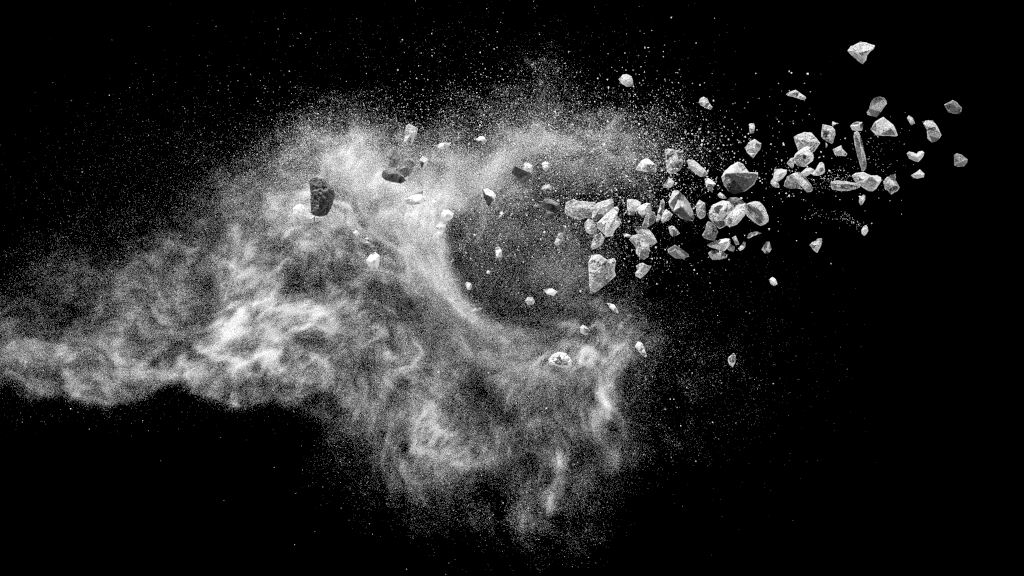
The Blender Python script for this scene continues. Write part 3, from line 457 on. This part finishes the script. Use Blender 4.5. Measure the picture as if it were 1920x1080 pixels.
COARSE = {                                          # rows of 40 mm cells: first column, then brightness in percent
 2: (23, [2, 7, 9, 4]),
 3: (22, [4, 5, 10, 18, 12, 5, 3]),
 4: (12, [3, 5, 9, 12, 12, 10, 5, 5, 8, 13, 13, 16, 19, 22, 15, 9, 8, 9, 9, 6, 5, 4]),
 5: (10, [3, 5, 8, 14, 24, 28, 29, 24, 14, 12, 20, 22, 22, 25, 32, 34, 30, 24, 28, 30, 21, 14, 10, 8, 4]),
 6: (8, [3, 5, 6, 11, 18, 32, 46, 56, 58, 50, 40, 32, 36, 36, 40, 54, 58, 54, 45, 42, 44, 42, 30, 20, 13, 10, 5]),
 7: (7, [3, 4, 8, 13, 20, 30, 46, 60, 68, 72, 64, 56, 52, 52, 54, 56, 58, 52, 42, 40, 37, 42, 40, 28, 18, 12, 8, 4]),
 8: (7, [4, 6, 13, 28, 36, 38, 44, 60, 64, 70, 72, 68, 70, 72, 66, 68, 56, 42, 34, 30, 32, 33, 30, 22, 14, 10, 6]),
 9: (5, [4, 6, 8, 10, 19, 38, 44, 44, 48, 56, 60, 62, 64, 68, 78, 80, 66, 52, 42, 34, 25, 18, 15, 16, 16, 14, 12, 9, 5]),
 10: (2, [4, 5, 6, 7, 8, 10, 15, 28, 34, 40, 43, 45, 50, 52, 54, 56, 63, 72, 68, 38, 30, 27, 26, 22, 16, 12, 10, 10, 10, 8, 5]),
 11: (0, [5, 8, 11, 11, 12, 11, 14, 22, 32, 26, 32, 43, 43, 42, 44, 45, 42, 46, 55, 64, 66, 30, 25, 22, 22, 24, 22, 16, 8, 6, 6, 4, 2]),
 12: (0, [7, 15, 20, 20, 20, 22, 28, 31, 32, 28, 42, 44, 37, 35, 32, 38, 34, 42, 52, 58, 66, 32, 22, 18, 21, 28, 29, 24, 12, 5, 4, 3, 2]),
 13: (0, [9, 18, 20, 20, 22, 30, 33, 32, 31, 32, 54, 56, 46, 36, 31, 32, 32, 33, 42, 54, 64, 50, 20, 15, 17, 21, 28, 30, 14, 9, 6, 5, 4, 2]),
 14: (0, [20, 20, 18, 20, 24, 30, 34, 34, 32, 38, 64, 72, 64, 60, 58, 44, 34, 32, 32, 34, 46, 60, 52, 22, 14, 15, 18, 30, 24, 21, 11, 8, 6, 5, 3]),
 15: (0, [30, 25, 24, 26, 30, 34, 34, 33, 32, 44, 68, 62, 56, 58, 52, 42, 35, 34, 33, 36, 42, 48, 54, 50, 38, 32, 40, 42, 35, 30, 20, 9, 8, 6, 4, 2]),
 16: (0, [34, 36, 38, 36, 36, 36, 34, 32, 33, 52, 60, 52, 50, 44, 44, 44, 36, 35, 40, 41, 42, 42, 44, 46, 44, 43, 45, 44, 40, 33, 18, 10, 9, 7, 5, 3]),
 17: (0, [20, 24, 24, 34, 42, 42, 42, 43, 43, 42, 36, 42, 48, 47, 43, 38, 34, 31, 34, 42, 46, 34, 36, 40, 42, 42, 43, 46, 40, 22, 15, 11, 9, 7, 5, 3]),
 18: (0, [12, 32, 22, 32, 40, 32, 24, 16, 16, 26, 34, 36, 36, 34, 32, 36, 38, 34, 38, 42, 50, 26, 28, 34, 34, 32, 34, 41, 44, 14, 9, 9, 8, 7, 6, 5]),
 19: (0, [3, 9, 5, 8, 9, 7, 5, 4, 3, 4, 14, 12, 14, 17, 20, 22, 34, 40, 42, 42, 45, 36, 27, 26, 28, 26, 30, 34, 40, 11, 8, 7, 7, 5, 4, 3]),
 20: (11, [2, 3, 5, 13, 24, 30, 30, 38, 44, 44, 40, 34, 28, 25, 29, 30, 33, 34, 14, 7, 6, 5, 3, 2, 1]),
 21: (12, [3, 8, 11, 17, 17, 17, 30, 40, 44, 40, 35, 33, 25, 23, 29, 24, 31, 15, 9, 6, 4, 2]),
 22: (12, [3, 6, 6, 7, 9, 13, 27, 33, 29, 26, 18, 12, 24, 26, 20, 18, 9, 5, 3]),
 23: (14, [2, 3, 4, 6, 11, 22, 16, 11, 14, 12, 32, 30, 19, 12, 5, 3]),
 24: (16, [2, 3, 4, 8, 9, 11, 14, 11, 32, 20, 11, 8, 4, 2]),
 25: (19, [2, 3, 3, 4, 5, 6, 7, 12, 10, 3]),
 26: (20, [1, 2, 2, 2, 3, 3, 3, 3, 1]),
}

# ridges and rifts of the folded dust sheets: (points, half width, brightness added)
FOLDS = [
 ([(700, 300), (745, 360), (795, 400), (826, 450), (838, 520), (880, 575), (940, 610), (1000, 632)], 16, .13),
 ([(832, 440), (838, 490), (856, 540), (895, 580), (950, 608), (1012, 630)], 7, .13),
 ([(745, 462), (775, 480), (805, 520), (850, 568), (905, 620), (960, 660)], 8, .12),
 ([(735, 385), (775, 395), (815, 425), (835, 460)], 10, .12),
 ([(862, 585), (900, 608), (960, 622), (1015, 630)], 6, .10),
 ([(310, 540), (268, 556), (240, 585), (222, 622), (205, 668), (213, 695)], 6, .15),
 ([(0, 632), (60, 650), (120, 668), (190, 698), (250, 703), (330, 692), (370, 668), (420, 645), (450, 602)], 8, .15),
 ([(418, 486), (442, 520), (432, 570), (424, 620), (440, 650)], 18, .17),
 ([(415, 484), (437, 498), (462, 530)], 4, .18),
 ([(440, 545), (490, 562), (540, 576), (592, 576)], 13, .16),
 ([(455, 530), (480, 545), (500, 560)], 5, .12),
 ([(575, 560), (606, 582), (630, 575), (655, 558)], 4, .17),
 ([(530, 622), (565, 607), (605, 611), (632, 628)], 5, .22),
 ([(525, 642), (555, 655), (590, 676), (640, 702), (660, 730), (672, 752)], 4, .16),
 ([(440, 690), (480, 705), (520, 700), (560, 720), (600, 722), (640, 745)], 6, .10),
 ([(0, 688), (30, 710), (52, 733)], 4, .30),
 ([(102, 724), (128, 744), (172, 752), (197, 765), (232, 742)], 4, .28),
 ([(345, 732), (400, 748), (430, 766), (474, 762)], 4, .24),
 ([(480, 742), (520, 768), (560, 752), (600, 728)], 4, .10),
 ([(195, 660), (205, 680), (250, 690), (275, 683)], 7, .14),
 ([(1100, 660), (1116, 700), (1132, 732), (1146, 790)], 5, .15),
 ([(1166, 800), (1162, 845), (1155, 872)], 8, .15),
 ([(1058, 812), (1040, 870), (1052, 915), (1028, 940), (1034, 970), (1016, 986)], 8, .24),
 ([(1080, 920), (1105, 955), (1118, 965)], 8, .13),
 ([(1095, 1003), (1115, 1022), (1132, 1018)], 7, .22),
 ([(822, 680), (815, 740), (812, 790), (840, 830)], 10, .16),
 ([(778, 695), (768, 740), (752, 790)], 4, .12),
 ([(740, 780), (800, 800), (850, 825), (820, 870), (808, 905)], 16, .10),
 ([(915, 830), (925, 888), (935, 900)], 8, .10),
 ([(590, 832), (630, 818), (660, 800)], 7, .12),
 ([(655, 262), (640, 295), (680, 322), (720, 362), (760, 392)], 18, .12),
 ([(640, 205), (668, 235), (690, 262)], 8, .08),
 ([(600, 190), (612, 175), (640, 190)], 8, .08),
 ([(950, 258), (945, 292), (925, 312), (900, 340)], 12, .15),
 ([(1000, 226), (1040, 255), (1092, 276)], 9, .16),
 ([(1170, 218), (1152, 235), (1142, 262), (1150, 300)], 8, .14),
 ([(970, 98), (988, 108), (1002, 120)], 4, .28),
 ([(1015, 106), (1042, 125), (1048, 138)], 4, .18),
 ([(1042, 172), (1048, 200), (1030, 228), (985, 235)], 7, .13),
 ([(924, 150), (930, 168)], 3, .13),
 ([(860, 165), (880, 178), (910, 192)], 6, .10),
 ([(1108, 190), (1095, 215), (1130, 235)], 5, .10),
 ([(908, 395), (902, 425), (893, 455)], 5, .13),
 ([(885, 425), (872, 450), (862, 470)], 4, .09),
 ([(960, 470), (1000, 500), (1050, 520)], 26, .06),
 ([(1150, 600), (1185, 640), (1162, 690)], 14, .10),
 ([(1208, 575), (1222, 640), (1215, 690)], 6, .08),
 ([(475, 340), (503, 372), (530, 402)], 4, .20),
 ([(440, 345), (475, 338), (515, 352)], 8, .08),
 ([(555, 215), (585, 250), (650, 280)], 10, .08),
 ([(265, 478), (290, 468), (310, 482)], 6, .09),
 ([(400, 455), (430, 470), (470, 470)], 8, .07),
 ([(838, 445), (846, 500), (868, 555), (905, 598)], 4, .14),
 ([(800, 505), (840, 560), (890, 605), (945, 628)], 4, .12),
 ([(690, 325), (740, 340), (800, 372), (832, 410)], 5, .10),
 ([(770, 430), (812, 480), (836, 530), (870, 575)], 5, .10),
 # rifts
 ([(640, 500), (605, 520), (560, 540), (520, 520)], 20, -.11),
 ([(700, 520), (760, 560), (800, 610), (790, 660)], 16, -.13),
 ([(540, 628), (580, 642), (612, 640)], 10, -.24),
 ([(450, 690), (480, 715), (430, 725)], 14, -.12),
 ([(270, 640), (315, 665), (340, 640)], 14, -.10),
 ([(878, 680), (880, 720), (910, 770), (960, 795)], 18, -.13),
 ([(1090, 800), (1100, 850), (1075, 880)], 12, -.11),
 ([(980, 860), (1010, 880), (1000, 900)], 14, -.12),
 ([(60, 560), (110, 590), (140, 620)], 18, -.06),
 ([(560, 300), (600, 300), (625, 320)], 14, -.10),
 ([(800, 700), (790, 750), (780, 800)], 5, -.07),
 ([(860, 250), (905, 290), (935, 240)], 14, -.10),
 ([(400, 520), (385, 560), (370, 620)], 12, -.10),
 ([(560, 760), (600, 742), (640, 765)], 9, -.20),
 ([(1090, 690), (1060, 740), (1010, 760)], 14, -.06),
 ([(850, 400), (870, 420)], 10, -.05),
]

# coarse grit, 80 mm cells: how many grains (relative) fly in each cell
GRIT = {
 0: (3, [0, 1, 1, 2, 3, 3, 4, 4, 5, 5, 4, 2, 2, 1, 1, 0, 0]),
 1: (2, [0, 1, 3, 5, 7, 8, 8, 9, 12, 16, 20, 20, 16, 12, 6, 3, 1, 0]),
 2: (1, [1, 2, 4, 8, 16, 30, 50, 60, 60, 70, 90, 90, 100, 100, 60, 34, 20, 9, 2, 1]),
 3: (1, [2, 3, 7, 16, 40, 80, 100, 80, 80, 80, 80, 90, 110, 150, 150, 100, 50, 20, 8, 6, 2]),
 4: (1, [3, 4, 14, 40, 80, 110, 110, 110, 110, 110, 100, 120, 150, 170, 150, 80, 44, 26, 18, 9, 2]),
 5: (0, [2, 5, 9, 16, 30, 50, 60, 60, 80, 70, 60, 100, 110, 90, 80, 45, 22, 10, 3, 1]),
 6: (0, [4, 5, 6, 8, 14, 20, 20, 18, 18, 26, 40, 44, 36, 22, 16, 10, 4, 2, 1]),
 7: (0, [6, 6, 6, 8, 9, 9, 9, 10, 10, 14, 22, 26, 20, 12, 6, 4, 3, 2]),
 8: (0, [6, 8, 9, 9, 9, 9, 9, 9, 10, 12, 12, 12, 10, 5, 3, 2, 2, 1, 0]),
 9: (0, [4, 5, 5, 5, 4, 5, 8, 9, 9, 12, 14, 12, 8, 4, 2, 2, 1, 1, 0]),
 10: (1, [1, 1, 1, 1, 1, 3, 5, 6, 7, 8, 7, 5, 3, 2, 1, 1, 0]),
 11: (2, [0, 0, 1, 1, 1, 2, 3, 4, 4, 4, 3, 1, 1, 0]),
 12: (4, [0, 0, 1, 1, 1, 2, 2, 2, 2, 1, 0, 0]),
 13: (6, [0, 0, 1, 1, 1, 1, 0, 0]),
}

def lattice(rows, cell, nx, ny):
    g = np.zeros((ny, nx))
    for r, (c0, vals) in rows.items():
        for i, v in enumerate(vals):
            if r < ny and c0 + i < nx: g[r, c0 + i] = v
    yy, xx = np.mgrid[0:H2, 0:W2] * 2.0 + 1.0; xx = xx + X0
    return sample(g, xx / cell - .5, yy / cell - .5)

def sample(g, x, y, wrap=False):                     # smooth interpolation of a lattice
    ny, nx = g.shape
    if not wrap:
        x = np.clip(x, 0, nx - 1.001); y = np.clip(y, 0, ny - 1.001)
    xi = np.floor(x).astype(int); yi = np.floor(y).astype(int)
    fx = x - xi; fy = y - yi
    fx = fx * fx * (3 - 2 * fx); fy = fy * fy * (3 - 2 * fy)
    x0, x1, y0, y1 = xi % nx, (xi + 1) % nx, yi % ny, (yi + 1) % ny
    return (g[y0, x0] * (1 - fx) + g[y0, x1] * fx) * (1 - fy) + (g[y1, x0] * (1 - fx) + g[y1, x1] * fx) * fy

def fbm(x, y, scale, octaves, seed, gain=.55, ridged=False):
    rs = np.random.RandomState(seed)
    out = np.zeros_like(x); a = 1.0; s = 0.0
    ang = .5
    for o in range(octaves):
        g = rs.rand(97, 97)
        ca, sa = math.cos(ang), math.sin(ang); ang += 1.1
        u = (x * ca - y * sa) / scale; v = (x * sa + y * ca) / scale
        n = sample(g, u, v, True) * 2 - 1
        if ridged: n = 1 - 2 * np.abs(n)
        out += a * n; s += a
        a *= gain; scale /= 2.03
    return out / s

def fold_field(xx, yy, pts, w, r=3.2):
    # soft ridge along a polyline that fades out at both ends
    p = np.array(pts, float)
    seg = []
    for a, b in zip(p[:-1], p[1:]):
        n = max(2, int(np.hypot(*(b - a)) / 6)); t = np.linspace(0, 1, n, endpoint=False)[:, None]
        seg.append(a + (b - a) * t)
    q = np.concatenate(seg + [p[-1:]])
    for _ in range(6): q[1:-1] = (q[:-2] + 2 * q[1:-1] + q[2:]) / 4
    m = len(q); out = np.zeros_like(xx)
    for i, (px, py) in enumerate(q):
        e = min(1.0, min(i + .6, m - i - .4) / (m * .22))
        rad = w * r
        x0, x1 = max(0, int((px - rad - X0) / 2)), min(W2, int((px + rad - X0) / 2) + 1)
        y0, y1 = max(0, int((py - rad) / 2)), min(H2, int((py + rad) / 2) + 1)
        if x1 <= x0 or y1 <= y0: continue
        ww = w * (.6 + .4 * e)
        d2 = (xx[y0:y1, x0:x1] - px) ** 2 + (yy[y0:y1, x0:x1] - py) ** 2
        out[y0:y1, x0:x1] = np.maximum(out[y0:y1, x0:x1], e * np.exp(-d2 / (2 * ww * ww)))
    return out

def streaks(u, v, src, length, step=2.2):
    # smear a noise along a flow (u, v): threads of dust drawn out by the wind
    out = src.copy(); wsum = 1.0
    gy, gx = np.mgrid[0:H2, 0:W2].astype(float)
    for sgn in (1, -1):
        px, py = gx.copy(), gy.copy(); n = int(length / 2 / step)
        for i in range(n):
            ix = np.clip(px, 0, W2 - 1).astype(int); iy = np.clip(py, 0, H2 - 1).astype(int)
            px += sgn * u[iy, ix] * step / 2; py += sgn * v[iy, ix] * step / 2
            ix = np.clip(px, 0, W2 - 1).astype(int); iy = np.clip(py, 0, H2 - 1).astype(int)
            w = .5 + .5 * math.cos(math.pi * (i + 1) / (n + 1))
            out += w * src[iy, ix]; wsum += w
    out /= wsum
    return (out - out.mean()) / out.std()

def dust_brightness():
    yy, xx = np.mgrid[0:H2, 0:W2] * 2.0 + 1.0; xx = xx + X0
    g = np.zeros((28, 49))
    for r, (c0, vals) in COARSE.items():
        for i, v in enumerate(vals): g[r, c0 + i] = v / 100
    # turbulence bends everything a little: big swirls, then small curls
    wx = fbm(xx, yy, 90, 4, 11) * 30; wy = fbm(xx, yy, 90, 4, 12) * 30
    bx = fbm(xx, yy, 34, 4, 13) * 16; by = fbm(xx, yy, 34, 4, 14) * 16
    b = sample(g, (xx + wx * .3 + bx * .8) / 40 - .5, (yy + wy * .3 + by * .8) / 40 - .5)
    # the fold lines ride on finer curls only
    cx = xx + fbm(xx, yy, 40, 4, 15) * 9; cy = yy + fbm(xx, yy, 40, 4, 16) * 9
    amp = np.clip(b / .22, .12, 1.0)
    tex = .62 + .55 * fbm(xx, yy, 22, 4, 17)
    for pts, w, a in FOLDS:
        F = fold_field(xx, yy, pts, w)
        # warp the ridge by looking it up at the curled position
        F = sample(F, (cx - X0) / 2 - .5, cy / 2 - .5)
        b = b + a * F * tex * (1.0 if a > 0 else 1.1)
    b = np.clip(b, 0, 1)
    # the wind: round the hollow near it, down and out below it, leftward in the arm, curls everywhere
    dx, dy = xx - 985, yy - 478
    dist = np.hypot(dx, dy) + 1
    near = np.exp(-((dist - 170) / 110) ** 2)
    down = np.clip((yy - 620) / 160, 0, 1) * np.clip((xx - 560) / 200, 0, 1)
    up = np.clip((380 - yy) / 120, 0, 1)
    left = np.clip((760 - xx) / 260, 0, 1)
    u = near * (-dy / dist) + down * .15 + left * -1.0 + up * .5
    v = near * (dx / dist) + down * 1.1 + left * .35 + up * -.75
    p = fbm(xx, yy, 230, 2, 51, .4) * 170
    gy_, gx_ = np.gradient(p, 2.0)
    c = .75 * (1 - .75 * np.clip(near * 1.3, 0, 1)); u = u * .8 + gy_ * c; v = v * .8 - gx_ * c
    m = np.hypot(u, v) + 1e-4; u /= m; v /= m
    # every thread noise is itself crumpled before it is drawn out
    qx = xx + fbm(xx, yy, 46, 5, 56, .6) * 34; qy = yy + fbm(xx, yy, 46, 5, 57, .6) * 34
    t1 = streaks(u, v, fbm(qx, qy, 20, 5, 53, .62, True), 26)
    t2 = streaks(u, v, fbm(qx, qy, 44, 5, 54, .62, True), 40)
    t3 = streaks(u, v, fbm(xx, yy, 6, 2, 55), 22)
    cl = fbm(qx, qy, 62, 6, 23, .62)
    # thin threads: crests of crumpled sheets seen edge-on
    def threads(sc, w, s1, s2):
        line = np.exp(-(fbm(xx + (qx - xx) * .45, yy + (qy - yy) * .45, sc, 3, s1, .42) / w) ** 2)
        return streaks(u, v, line * np.clip(.3 + 1.5 * fbm(xx, yy, sc * 1.6, 3, s2), 0, 1), 26)
    th = threads(84, .045, 81, 82) + .8 * threads(50, .06, 83, 84) + .6 * threads(28, .09, 85, 86)
    low = np.clip((yy - 300) / 200, 0, 1)
    k = (.5 + .5 * low) * (1 - .45 * near * (xx < 1000))
    mod = 1 + k * (.11 * t1 + .14 * t2 + .06 * t3 + .32 * cl + .10 * th)
    fil = t2 * .3
    mod = np.where(mod < .9, .9 - (.9 - mod) * .72, mod)
    b = b * np.clip(mod, .3, 2.4)
    # the thin outskirts break up
    thin = np.clip(1 - b / .14, 0, 1)
    b = b * np.clip(1 + thin * (1.6 * cl + .8 * fil - .1), .1, 2)
    # the hollow punched by the fragments: sharp on its left lip, open to the right
    hx, hy = 975 + 14 * fbm(xx, yy, 50, 5, 31), 480 + 14 * fbm(xx, yy, 60, 4, 32)
    ang = np.arctan2(yy - hy, xx - hx)
    rx = 136; ry = np.where(yy > hy, 134, 150)
    tilt = (xx - hx) * .10
    rr = np.hypot((xx - hx) / rx, (yy - hy - tilt) / ry)
    sharp = np.clip((-(xx - hx) / rx + .25 * (yy - hy) / ry) * 1.2 + .35, 0, 1)
    wid = .50 - .31 * sharp
    inside = 1 / (1 + np.exp(np.clip((rr - 1) / (wid * .35), -30, 30)))
    roof = 395 + (xx - 860) * .05                        # no roof over the hollow: it opens into the upper dust
    inside = inside / (1 + np.exp(np.clip(-(yy - roof) / 16, -30, 30)))
    core = .225 + .07 * np.clip((xx - 985) / 90, 0, 1) - .05 * np.exp(-((xx - 975) / 60) ** 2 - ((yy - 575) / 35) ** 2) + .018 * t1 + .02 * t2 + .07 * np.exp(-(((xx - 1030) / 60) ** 2 + ((yy - 495) / 45) ** 2)) + .05 * fbm(xx, yy, 60, 4, 33) + .05 * np.exp(-((xx - 905) / 50) ** 2) * np.clip((500 - yy) / 60, 0, 1)
    for pts, w, a in [f for f in FOLDS if f[0][0] in ((908, 395), (885, 425))]:
        core = core + a * fold_field(xx, yy, pts, w)
    b = b * (1 - inside) + core * inside
    lip = np.exp(-((rr - 1.06) / .07) ** 2) * sharp * np.clip((yy - 400) / 60, 0, 1) * np.clip((1020 - xx) / 40, 0, 1)
    b = b + .05 * lip
    # clean lower edge of the left arm (the cloud is sheared off there)
    ex = np.array([0, 40, 90, 130, 200, 260, 340, 380, 430, 480, 520, 570, 620, 700, 800])
    ey = np.array([725, 748, 752, 758, 772, 752, 738, 748, 768, 762, 756, 772, 792, 850, 990])
    edge = np.interp(xx, ex, ey) + 16 * fbm(xx, yy, 30, 5, 41, .62)
    cut = 1 / (1 + np.exp(np.clip((yy - edge) / 5.0, -30, 30)))
    m = np.clip((700 - xx) / 160, 0, 1)
    b = b * (cut * m + (1 - m)) + .03 * (1 - cut) * m * np.clip((840 - yy) / 90, 0, 1) * (xx < 720)
    b = np.where(b > .62, .62 + (b - .62) * .6, b)
    return np.clip(b, 0, .9), xx, yy

# ---------------------------------------------------------------- the dust itself: every grain is a tiny tetrahedron
TET = np.array([(1, 1, 1), (1, -1, -1), (-1, 1, -1), (-1, -1, 1)]) / math.sqrt(3)
FLAKE = np.array([(1, 0, 0), (-.5, .866, 0), (-.5, -.866, 0)])
FACE = np.array([(0, 1, 2), (0, 3, 1), (0, 2, 3), (1, 3, 2)])

def grain_mesh(name, pos, rad, mat, rs, flake=False):
    n = len(pos); shape, faces = (FLAKE, FACE[:1]) if flake else (TET, FACE)
    nv, nf = len(shape), len(faces)
    q = rs.normal(size=(n, 4)); q /= np.linalg.norm(q, axis=1)[:, None]
    w, x, y, z = q.T
    R = np.stack([np.stack([1 - 2 * (y * y + z * z), 2 * (x * y - z * w), 2 * (x * z + y * w)], -1),
                  np.stack([2 * (x * y + z * w), 1 - 2 * (x * x + z * z), 2 * (y * z - x * w)], -1),
                  np.stack([2 * (x * z - y * w), 2 * (y * z + x * w), 1 - 2 * (x * x + y * y)], -1)], 1)
    co = np.einsum('nij,kj->nki', R, shape) * rad[:, None, None] + pos[:, None, :]
    f = (faces[None] + nv * np.arange(n)[:, None, None]).reshape(-1)
    me = bpy.data.meshes.new(name)
    me.vertices.add(nv * n); me.vertices.foreach_set('co', co.astype(np.float32).ravel())
    me.loops.add(3 * nf * n); me.loops.foreach_set('vertex_index', f.astype(np.int32))
    me.polygons.add(nf * n); me.polygons.foreach_set('loop_start', np.arange(0, 3 * nf * n, 3, dtype=np.int32))
    me.update(calc_edges=True)
    me.materials.append(mat)
    o = bpy.data.objects.new(name, me); COL.objects.link(o)
    return o

def look(field, x, y):
    return field[np.clip((y / 2).astype(int), 0, H2 - 1), np.clip(((x - X0) / 2).astype(int), 0, W2 - 1)]

rs = np.random.RandomState(5)
bright, XX, YY = dust_brightness()
GAM, RAD = 2.0, .74                                 # brightness -> how much of the line of sight the grains cover
cover = np.clip(bright ** GAM / RAD, 0, .93)
tau = -np.log(1 - cover)
coarse = np.clip(.10 + .55 * np.clip((430 - YY) / 200, 0, 1) * np.clip(1 - (bright - .45) / .3, .25, 1) + .5 * np.clip((XX - 1180) / 90, 0, 1) + .25 * np.clip((YY - 880) / 80, 0, 1), 0, 1)
coarse = np.clip(coarse, .1, .9)
# most of the covering area is powder (single flakes), the rest grains whose size depends on the place
r_fine, r_mid = .28, .38 + .42 * coarse               # circumradius in mm
a_fine, a_mid = .65 * r_fine ** 2 * 1.08, 1.155 * r_mid ** 2 * 1.15
share = .86 - .55 * coarse
nf = tau * 4 * share / a_fine; nm = tau * 4 * (1 - share) / a_mid
def scatter(dens):
    k = rs.poisson(dens)
    idx = np.repeat(np.arange(k.size), k.ravel())
    iy, ix = np.divmod(idx, W2)
    return (ix + rs.rand(len(idx))) * 2 + X0, (iy + rs.rand(len(idx))) * 2
# depth of the cloud: billowing sheets, each a smooth surface with its own folds
D1 = fbm(XX, YY, 210, 4, 61) * 230; D2 = fbm(XX, YY, 150, 4, 62) * 190 + 60; D3 = fbm(XX, YY, 100, 4, 63) * 260
PICK = fbm(XX, YY, 60, 3, 64)
def depth(x, y, n):
    d1, d2, d3, p = look(D1, x, y), look(D2, x, y), look(D3, x, y), look(PICK, x, y)
    u = rs.rand(n) + p * .8
    d = np.where(u < .45, d1, np.where(u < .8, d2, d3))
    return d + rs.normal(size=n) * 75
def stand(x, y):
    return np.stack([(x - 960) * MM, (depth(x, y, len(x)) + 240) * MM, (540 - y) * MM], 1)
x, y = scatter(nf); print('powder', len(x))
powder = grain_mesh('dust_cloud', stand(x, y), r_fine * np.exp(rs.normal(size=len(x)) * .2) * MM, DUST, rs, True)
powder['label'] = 'billowing pale dust cloud with a dark hollow punched through its middle'; powder['category'] = 'dust cloud'; powder['kind'] = 'stuff'
x, y = scatter(nm); print('grains', len(x))
grains = grain_mesh('sand_grains', stand(x, y), look(r_mid, x, y) * np.exp(rs.normal(size=len(x)) * .28) * MM, DUST, rs)
grains['label'] = 'fine pale sand grains scattered all through the dust cloud'; grains['category'] = 'sand'; grains['kind'] = 'stuff'

g = lattice(GRIT, 80, 25, 15)
g = g * np.clip(1 + 1.6 * fbm(XX, YY, 90, 4, 71), .1, 3)
x, y = scatter(g / 1600 * .95 * GRIT_K)
n = len(x)
r = (.52 + rs.exponential(.30, n)) * np.clip(.75 + (x - 500) / 1400, .7, 1.4); r = np.minimum(r, 2.6)
d = rs.normal(size=n) * 150 - 20
# faint fine grit adrift in the dark, far ahead of the cloud and below it
far = np.concatenate([rs.normal(size=(6000, 2)) * (150, 95) + (360, 370), rs.normal(size=(1800, 2)) * (200, 60) + (900, 130), rs.normal(size=(1600, 2)) * (110, 110) + (1330, 660)])
x = np.r_[x, far[:, 0]]; y = np.r_[y, far[:, 1]]; r = np.r_[r, .12 + rs.exponential(.07, len(far))]; d = np.r_[d, rs.normal(size=len(far)) * 150]
# little jets of grit: trails behind single fragments
jet = []
for (x0, y0), (x1, y1), w, k in (((1570, 400), (1618, 424), 6, 60), ((1500, 402), (1600, 412), 7, 40), ((1520, 340), (1590, 332), 10, 160), ((1600, 330), (1680, 270), 30, 120), ((1215, 478), (1258, 500), 8, 26), ((1440, 178), (1520, 230), 16, 18), ((1000, 385), (1070, 380), 10, 60), ((1110, 440), (1200, 480), 26, 240), ((1425, 300), (1500, 330), 26, 90)):
    t = rs.rand(k)[:, None] ** .8
    jet.append(np.array([[x0, y0]]) * (1 - t) + np.array([[x1, y1]]) * t + rs.normal(size=(k, 2)) * w)
jet = np.concatenate(jet)
x = np.r_[x, jet[:, 0]]; y = np.r_[y, jet[:, 1]]; d = np.r_[d, rs.normal(size=len(jet)) * 40]
r = np.r_[r, .38 + rs.exponential(.22, len(jet))]
print('grit', len(x))
grit = grain_mesh('grit_spray', np.stack([(x - 960) * MM, d * MM, (540 - y) * MM], 1), r * 1.15 * MM, GRITM, rs)
grit['label'] = 'spray of coarse bright grit specks round the cloud and the rocks'; grit['category'] = 'grit'; grit['kind'] = 'stuff'
